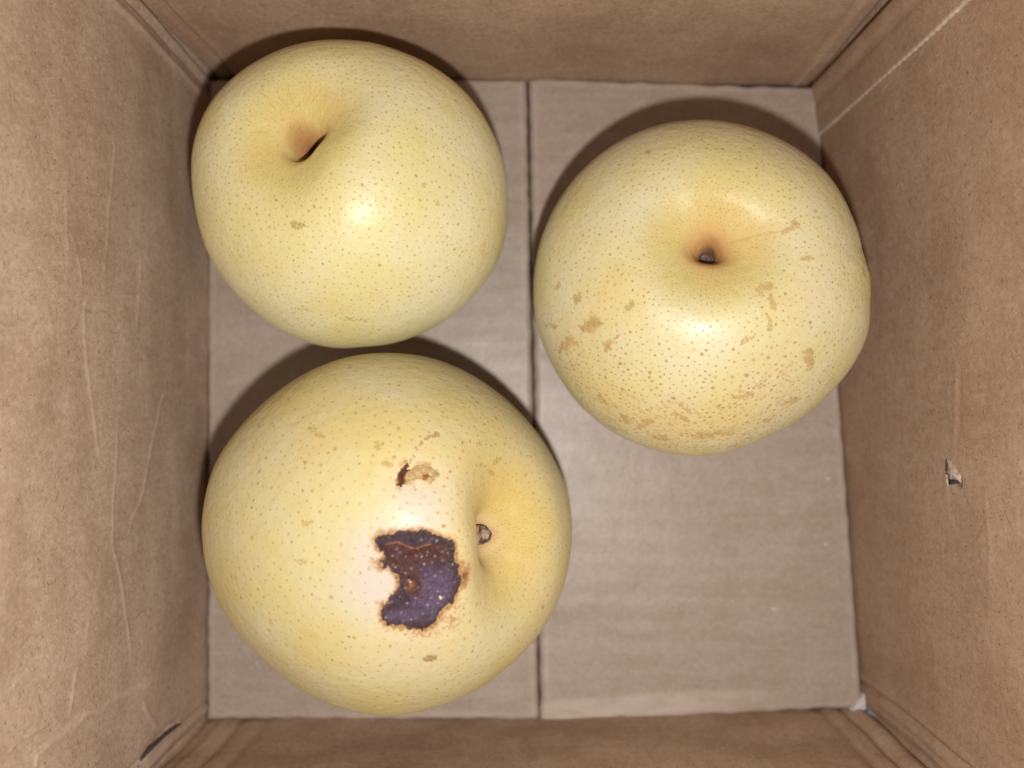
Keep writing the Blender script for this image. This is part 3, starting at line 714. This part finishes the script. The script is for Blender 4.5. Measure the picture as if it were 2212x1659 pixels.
# --- pear on the right
def dens2(px, face):
    k = 1.0
    if face and px[1] > 780: k = .9
    return k
p2 = Pear(out2, (1541, 496), .0450, .96, (.0100, .0130), (.0090, .0033), SK2, 'largest russet-flecked pale pear on the right, its dark hollow facing up', 5, elong=(-.25, .15), nasy=.2)
for (x, y, r, a) in [(1300, 660, .008, .28), (1260, 740, .008, .35), (1330, 870, .010, .42), (1450, 920, .011, .45), (1560, 915, .010, .38), (1660, 840, .009, .3), (1560, 470, .008, .45), (1620, 520, .007, .5), (1500, 520, .005, .5), (1560, 590, .006, .4), (1750, 640, .008, .2), (1230, 800, .008, .3)]:
    p2.spot(x, y, r, 'wash', a)
p2.lenticels(.00135, .00074, .00031, .25, .95, size_fn=lambda q: 1.25 if q[1] > 740 and q[0] < 1700 else .92, dens=dens2)
for (x, y, r, ar, ro, tn, n) in [(1278, 702, 12, 1.5, -.4, .35, 22), (1362, 660, 6, 1.6, -.9, .4, 9), (1248, 645, 8, 1.3, -1.1, .25, 10), (1205, 620, 6, 1.3, -1, .2, 7), (1222, 745, 9, 2.4, -.8, .25, 20), (1238, 740, 5, 3, .3, .2, 10),
    (1313, 748, 8, 1.4, -1.2, .25, 12), (1330, 735, 4, 3, -1.2, .2, 6), (1748, 775, 10, 1.9, 1.4, .3, 18), (1655, 620, 9, 1.5, .2, .1, 10), (1640, 630, 5, 2, .8, .1, 6), (1668, 655, 7, 2, 1.3, .1, 9), (1662, 700, 5, 3, 1.5, .1, 9), (1612, 735, 5, 3.2, -.5, .2, 9),
    (1607, 855, 5, 4.5, -.25, .2, 14), (1712, 865, 8, 1.4, -.3, .2, 10), (1645, 830, 4, 3, -.8, .2, 6), (1350, 905, 8, 1.8, .9, .25, 12), (1300, 860, 6, 2, .8, .25, 8), (1395, 915, 8, 2, -.5, .25, 12), (1470, 900, 6, 3, .5, .2, 12), (1520, 940, 9, 2.2, -.1, .3, 14), (1560, 935, 6, 2.6, .1, .2, 10),
    (1610, 950, 6, 3, -.4, .2, 10), (1480, 880, 5, 3, .7, .2, 9), (1340, 930, 7, 2, .3, .25, 9), (1430, 945, 7, 2.4, .2, .25, 10), (1660, 905, 6, 2, -.4, .2, 9), (1595, 965, 6, 3, .1, .25, 9), (1718, 485, 7, 1.3, .9, .1, 10), (1703, 497, 6, 1.8, -.4, .1, 9), (1865, 588, 5, 1.6, 1.4, .5, 8), (1400, 330, 5, 1, 0, .3, 4), (1745, 560, 6, 2, 0, .1, 6), (1190, 705, 6, 2, 0, .25, 8)]:
    p2.fleck_mark(x, y, r, tn, .95, ar=ar, img_rot=ro, n=int(n*1.5))
for k in range(120):
    a = p2.lr.uniform(0, 1); x = 1215+a*500; y = 850+95*math.sin(a*3.1)+p2.lr.uniform(-75, 50)
    p2.fleck_mark(x, y, p2.lr.uniform(2.5, 4.5), .15, .6, ar=p2.lr.uniform(1.2, 3.5), img_rot=p2.lr.choice([-.5, .5, .6, .1]), n=6)
for k in range(24): a = k/23.; p2.fleck_px(1580+a*125, 525-a*25-4*math.sin(a*3), .0004, .12, .35, ar=1.5)
p2.finish(); p2.stub(.0019, .0012, .0, M_core, M_core, name='dried_calyx')  # dark calyx colour also carries the shade deep in the hollow
# --- pear in front with the rot
p3 = Pear(out3, (1146, 1148), .0485, .95, (.0100, .0145), (.0090, .0042), SK3, 'golden pear at the lower left with a dark purple rotten patch and brown scab', 9, elong=(1.57, .28), nasy=.2, shoulder=.07, lean=(.25, .16))
rot_poly = conv([(262,800),(300,765),(380,750),(450,755),(520,738),(620,735),(690,765),(740,795),(810,815),(822,860),(825,930),(845,1000),(860,1060),(850,1110),(835,1170),(815,1230),(780,1270),(740,1310),(700,1370),(660,1410),(590,1430),(500,1425),(420,1410),(350,1400),(315,1370),(310,1310),(325,1270),(365,1235),(410,1190),(428,1150),(428,1090),(412,1060),(380,1030),(350,1000),(300,1010),(295,965),(330,940),(335,905),(300,870),(275,850)], 1350, 1700, 1.746)
p3.dent(905, 1265, .0085, .0013); p3.dent(870, 1200, .0035, .0005, 1.6); p3.dent(905, 1030, .004, .0004, 1.5); p3.dent(815, 1270, .006, .0004)
p3.dent(700, 900, .008, .0003, 1.5); p3.dent(640, 1380, .010, .0003)
p3.spot(905, 1240, .0185, 'haze', .30, pw=4)
for (x, y, r, a) in [(905, 1110, .0075, .75), (800, 1190, .0065, .72), (815, 1270, .0085, .85), (900, 1090, .006, .7), (830, 1320, .006, .5), (800, 1230, .006, .7), (960, 1130, .005, .4), (845, 1150, .006, .6), (905, 1380, .008, .3)]:
    p3.spot(x, y, r, 'haze', a)
for (x, y, r, a) in [(842, 1285, .0042, .55), (822, 1262, .0035, .5), (835, 1310, .003, .5), (815, 1230, .003, .35)]: p3.spot(x, y, r, 'wash', a)
for (x, y, r, a, ar, ro) in [(1003, 1245, .0022, 1.0, 1.6, 1.2), (996, 1225, .0018, .85, 1, 0), (1000, 1265, .0017, .85, 1, 0), (970, 1340, .0035, .62, 1.8, -.8), (850, 1350, .0030, .60, 1.8, -.2), (810, 1215, .0022, .62, 1, 0), (985, 1310, .003, .6, 1.4, -1.2), (830, 1330, .002, .6, 1, 0), (920, 1368, .0026, .62, 2.5, .1), (860, 1285, .0018, .55, 1.2, 1),
    (800, 1160, .001, .6, 1, 0), (980, 1160, .002, .55, 1, 0)]:
    p3.spot(x, y, r, 'brown', a, ar, ro)
for q in range(len(rot_poly)):
    (x, y), (x2, y2) = rot_poly[q], rot_poly[(q+1) % len(rot_poly)]
    for f in (0, .33, .66): p3.spot(x+(x2-x)*f, y+(y2-y)*f, .00085+.00025*math.sin(q*3.7+f*9), 'brown', .98)
    x, y = rot_poly[q]; x2, y2 = rot_poly[(q+1) % len(rot_poly)]
    p3.spot(x, y, .0011+.0005*math.sin(q*2.1), 'brown', .72+.14*math.sin(q*1.3)); p3.spot((x+x2)/2, (y+y2)/2, .0015, 'brown', .70); p3.spot(x, y, .0030, 'wash', .5)
for (x, y, r, a) in [(905, 1020, .0065, .5), (850, 1005, .004, .35), (925, 1040, .006, .5), (870, 1050, .006, .3), (1000, 1010, .007, .25), (1060, 1060, .006, .35), (1090, 1210, .007, .25), (850, 920, .012, .12), (700, 940, .012, .15), (620, 930, .010, .12), (930, 1400, .012, .2), (1130, 990, .012, .18), (1170, 1300, .012, .15)]:
    p3.spot(x, y, r, 'wash', a)
for (x, y, q, a) in [(925, 1005, .0020, .58), (940, 1018, .0018, .55), (905, 998, .0016, .55), (890, 1045, .0016, .55), (865, 1050, .0016, .6), (855, 1030, .0014, .55), (925, 1038, .0016, .5), (835, 1000, .0016, .5), (878, 995, .0012, .7)]: p3.spot(x, y, q, 'brown', a)
p3.lenticels(.00185, .00082, .00034, .28, .88)
for (x, y, r, ar, ro, tn, n) in [(943, 941, 3, 1.6, -.3, .9, 5), (922, 948, 2.5, 1.6, -.3, .9, 4), (910, 958, 2.2, 2, -.9, .9, 4), (900, 972, 1.6, 3, -1.2, .9, 5), (893, 985, 1.6, 3, -1.3, .9, 5), (888, 995, 2, 3, -1.3, .9, 6), (930, 1421, 6, 2, -.1, 1.0, 26), (816, 965, 5, 2.2, 1.4, .2, 9), (940, 940, 4, 2, -.4, .8, 8), (925, 945, 3, 2, -.6, .8, 5), (910, 957, 2.5, 1.6, -1.2, .8, 5), (665, 1130, 5, 2, -.3, .2, 7), (648, 1212, 3.5, 4, .2, .15, 8), (690, 940, 4, 3, .3, .2, 8), (675, 925, 5, 2, .3, .15, 8), (1075, 995, 5, 2, -.5, .3, 8), (1060, 1020, 5, 1.6, .7, .2, 10), (1040, 1005, 4, 2.5, .2, .2, 7),
    (585, 1345, 4, 1.4, 1.5, .2, 4), (1145, 985, 2.5, 3, .2, .7, 5), (752, 1376, 3, 1.2, 0, 1, 3), (660, 1000, 3, 1, 0, .8, 3), (1040, 960, 4, 2.5, .1, .2, 7), (960, 900, 4, 2, .3, .15, 6), (870, 1005, 6, 1.4, 0, .2, 9), (838, 1003, 6, 1.5, .3, .25, 11)]:
    p3.fleck_mark(x, y, r, tn, .92, ar=ar, img_rot=ro, n=int(n*1.4))
# sink the flesh under the rot
i0, j0 = p3.at(900, 1255)
# dent and lip
p3.finish(); p3.stub(.0023, .0075, .0, M_stub, M_ring)

def lab_mix(t, f, a, b): return t.mix(f, a, b)
t = NT('rotten_skin'); pc = t.attr('pcoord', 'Vector'); b = t.attr('brownish'); lipa = t.attr('lip'); wet = t.attr('wet')
n1 = t.noise(pc, .28, 4, .6); n2 = t.noise(t.vmul(pc, (1, 1, 0)), 1.3, 4, .7); wr = t.noise(t.vmul(t.vrot(pc, .25), (3.2, .9, 0)), 1.4, 3, .65, 1.2)
vio = t.attr('violet_sheen'); vv = t.ramp(t.math('ADD', vio, t.math('MULTIPLY', t.math('SUBTRACT', n1, .5), .7)), .25, .85)  # purple of the rot, with the bluish lower-right sheen painted into it
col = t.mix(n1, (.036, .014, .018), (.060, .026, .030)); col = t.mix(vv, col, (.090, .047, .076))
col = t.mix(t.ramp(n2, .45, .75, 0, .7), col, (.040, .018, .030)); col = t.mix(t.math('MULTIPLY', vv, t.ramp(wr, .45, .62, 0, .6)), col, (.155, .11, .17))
bb = t.math('ADD', b, t.math('MULTIPLY', t.math('SUBTRACT', n1, .5), .8))
col = t.mix(t.ramp(bb, .3, .7), col, t.mix(n2, (.105, .030, .014), (.045, .013, .010)))
sepv = t.n('ShaderNodeSeparateXYZ'); t.put(sepv.inputs[0], pc)
ed = t.math('ADD', sepv.outputs[2], t.math('MULTIPLY', t.math('SUBTRACT', n2, .5), 2.4))
col = t.mix(t.ramp(ed, 1.6, .4, 0, .85), col, (.040, .016, .016))
col = t.mix(t.ramp(ed, .55, -.2, 0, .8), col, (.17, .075, .03))
col = t.mix(lipa, col, t.mix(t.ramp(n2, .4, .6), (.62, .25, .04), (.38, .11, .015)))
dt = t.attr('dots'); col = t.mix(dt, col, (.62, .55, .58))
nm = t.bump(wr, .0008, .8); nm = t.bump(n2, .0005, .6, nm); nm = t.bump(n1, .0015, .4, nm)
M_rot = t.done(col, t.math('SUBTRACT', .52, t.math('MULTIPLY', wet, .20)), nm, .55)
t.b.inputs['Coat Weight'].default_value = .45; t.b.inputs['Coat Roughness'].default_value = .30; t.put(t.b.inputs['Coat Normal'], nm)
t.b.inputs['Coat Tint'].default_value = (.78, .80, 1.0, 1)

def pline(px, pts):
    best = np.full(len(px), 1e9); side = np.zeros(len(px))
    for k in range(len(pts)-1):
        a = np.array(pts[k]); c = np.array(pts[k+1]); ab = c-a
        u = np.clip(((px-a)@ab)/(ab@ab), 0, 1); q = px-a-u[:, None]*ab; d = np.hypot(q[:, 0], q[:, 1]); m = d < best
        cr = (ab[0]*(px[:, 1]-a[1])-ab[1]*(px[:, 0]-a[0]))/np.hypot(*ab)
        best = np.where(m, d, best); side = np.where(m, cr, side)
    return best, side
lip_px = conv([(340,825),(380,812),(430,810),(470,830),(510,845),(560,848),(600,830),(650,822)], 1350, 1700, 1.746)
# pale pores on the rotten skin, where the photo has them
pores = conv([(385,905),(437,885),(478,915),(390,970),(405,990),(315,975),(475,1030),(517,1000),(500,1083),(437,1192),(487,1240),(372,1303),(445,1303),(425,1400),(545,1350),(515,1352),(628,1250),(545,1205),(475,1130),(583,1003),(605,965),(618,1040),(640,1130),(700,1155),(655,1200),(750,1155),(720,1022),(730,938),(660,955),(680,912),(588,915),(630,885),(585,790),(655,785),(690,800),(795,858),(800,970),(770,1005),(765,890),(730,880),(595,1310),(660,1300),(700,1240),(740,1200),(810,1090),(840,1050),(560,1130),(680,1050),(380,1230),(340,1340),(460,1360),(550,910),(415,860)], 1350, 1700, 1.746)
def rot_h(px, co):
    d, sgn = pline(px, lip_px)
    below = (sgn > 0)
    h = np.full(len(px), .00010)
    fall = np.exp(-(d/9)**2)
    h = h+np.where(below, .00010-.0*fall, .00055*np.exp(-(d/26)**2))
    h = h+np.where(below, -.0*fall, 0)
    lipm = np.exp(-((d)/1.9)**2)
    h += .0002*lipm
    br = .95*np.exp(-(((px[:, 1]-1192)/26)**2))*(below)*sst(990, 960, px[:, 0])+.5*np.exp(-((px[:, 0]-855)**2+(px[:, 1]-1225)**2)/24**2)+.6*np.exp(-((px[:, 0]-895)**2+(px[:, 1]-1270)**2)/22**2)+.55*np.exp(-((px[:, 0]-880)**2+(px[:, 1]-1240)**2)/40**2)
    sp = np.exp(-(((px[:, 0]-889)*.8+(px[:, 1]-1263)*.6)**2/5**2)-((-(px[:, 0]-889)*.6+(px[:, 1]-1263)*.8)**2/9**2))
    rg = np.random.default_rng(4); dots = np.zeros(len(px))
    for (x, y) in pores:
        r = rg.uniform(1.2, 2.2); dots = np.maximum(dots, rg.uniform(.2, .85)*np.exp(-(((px[:, 0]-x)**2+(px[:, 1]-y)**2)/r**2)))
    h = h+.00016*lownoise(co[:, 0], co[:, 1], 31, .0035)+.00010*lownoise(co[:, 0], co[:, 1], 32, .0015)+.0002
    return h+.00008*dots, {'brownish': np.clip(br, 0, 1), 'violet_sheen': np.exp(-((px[:, 0]-935)/55)**2-((px[:, 1]-1275)/62)**2)+.9*np.exp(-((px[:, 0]-860)/40)**2-((px[:, 1]-1335)/22)**2), 'lip': np.clip(lipm*.95+.5*sp, 0, 1), 'wet': np.clip(br+lipm, 0, 1), 'dots': dots}
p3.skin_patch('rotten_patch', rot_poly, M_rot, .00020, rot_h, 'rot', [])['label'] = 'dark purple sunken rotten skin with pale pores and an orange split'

t = NT('scab'); pc = t.attr('pcoord', 'Vector'); dk = t.attr('darkness'); n2 = t.noise(pc, 1.1, 4, .7); n3 = t.noise(pc, 3.0, 3, .7)
col = t.mix(t.ramp(n2, .4, .65), (.47, .33, .14), (.36, .21, .085))
k = t.math('ADD', dk, t.math('MULTIPLY', t.math('SUBTRACT', n2, .5), .9))
col = t.mix(t.ramp(k, .35, .6), col, (.26, .09, .02)); col = t.mix(t.ramp(k, .65, .95), col, (.07, .02, .008))
M_scab = t.done(col, .5, t.bump(n3, .0004, .8, t.bump(n2, .0008, .7)), .4)
for (x, y, q) in [(925, 1000, .0022), (940, 1015, .0020), (905, 1000, .0018), (895, 1045, .0018), (870, 1050, .0018), (860, 1030, .0016), (920, 1040, .0016)]: pass
scab_poly = conv([(385,365),(410,335),(440,320),(450,275),(470,265),(490,250),(505,262),(505,300),(530,290),(570,275),(610,270),(650,275),(690,300),(712,335),(715,365),(690,400),(650,415),(600,405),(560,400),(520,395),(495,405),(490,425),(460,435),(435,455),(408,450),(400,430),(415,405),(395,395)], 1350, 1700, 1.746)
def scab_h(px, co):
    ln = conv([(415,445),(445,415),(440,370),(460,330),(485,300),(492,262)], 1350, 1700, 1.746)
    d, _ = pline(px, ln); dk = np.exp(-(d/9.5)**2)*1.15
    c2 = conv([(610, 365)], 1350, 1700, 1.746)[0]
    dk = np.maximum(dk, .75*np.exp(-(((px[:, 0]-c2[0])**2+(px[:, 1]-c2[1])**2)/9**2)))
    return .00016+.0003*dk+.00012*lownoise(co[:, 0], co[:, 1], 51, .0012), {'darkness': dk}
p3.skin_patch('scab', scab_poly, M_scab, .00018, scab_h, 'scab', [])['label'] = 'rough brown scab with a dark streak above the rotten patch'
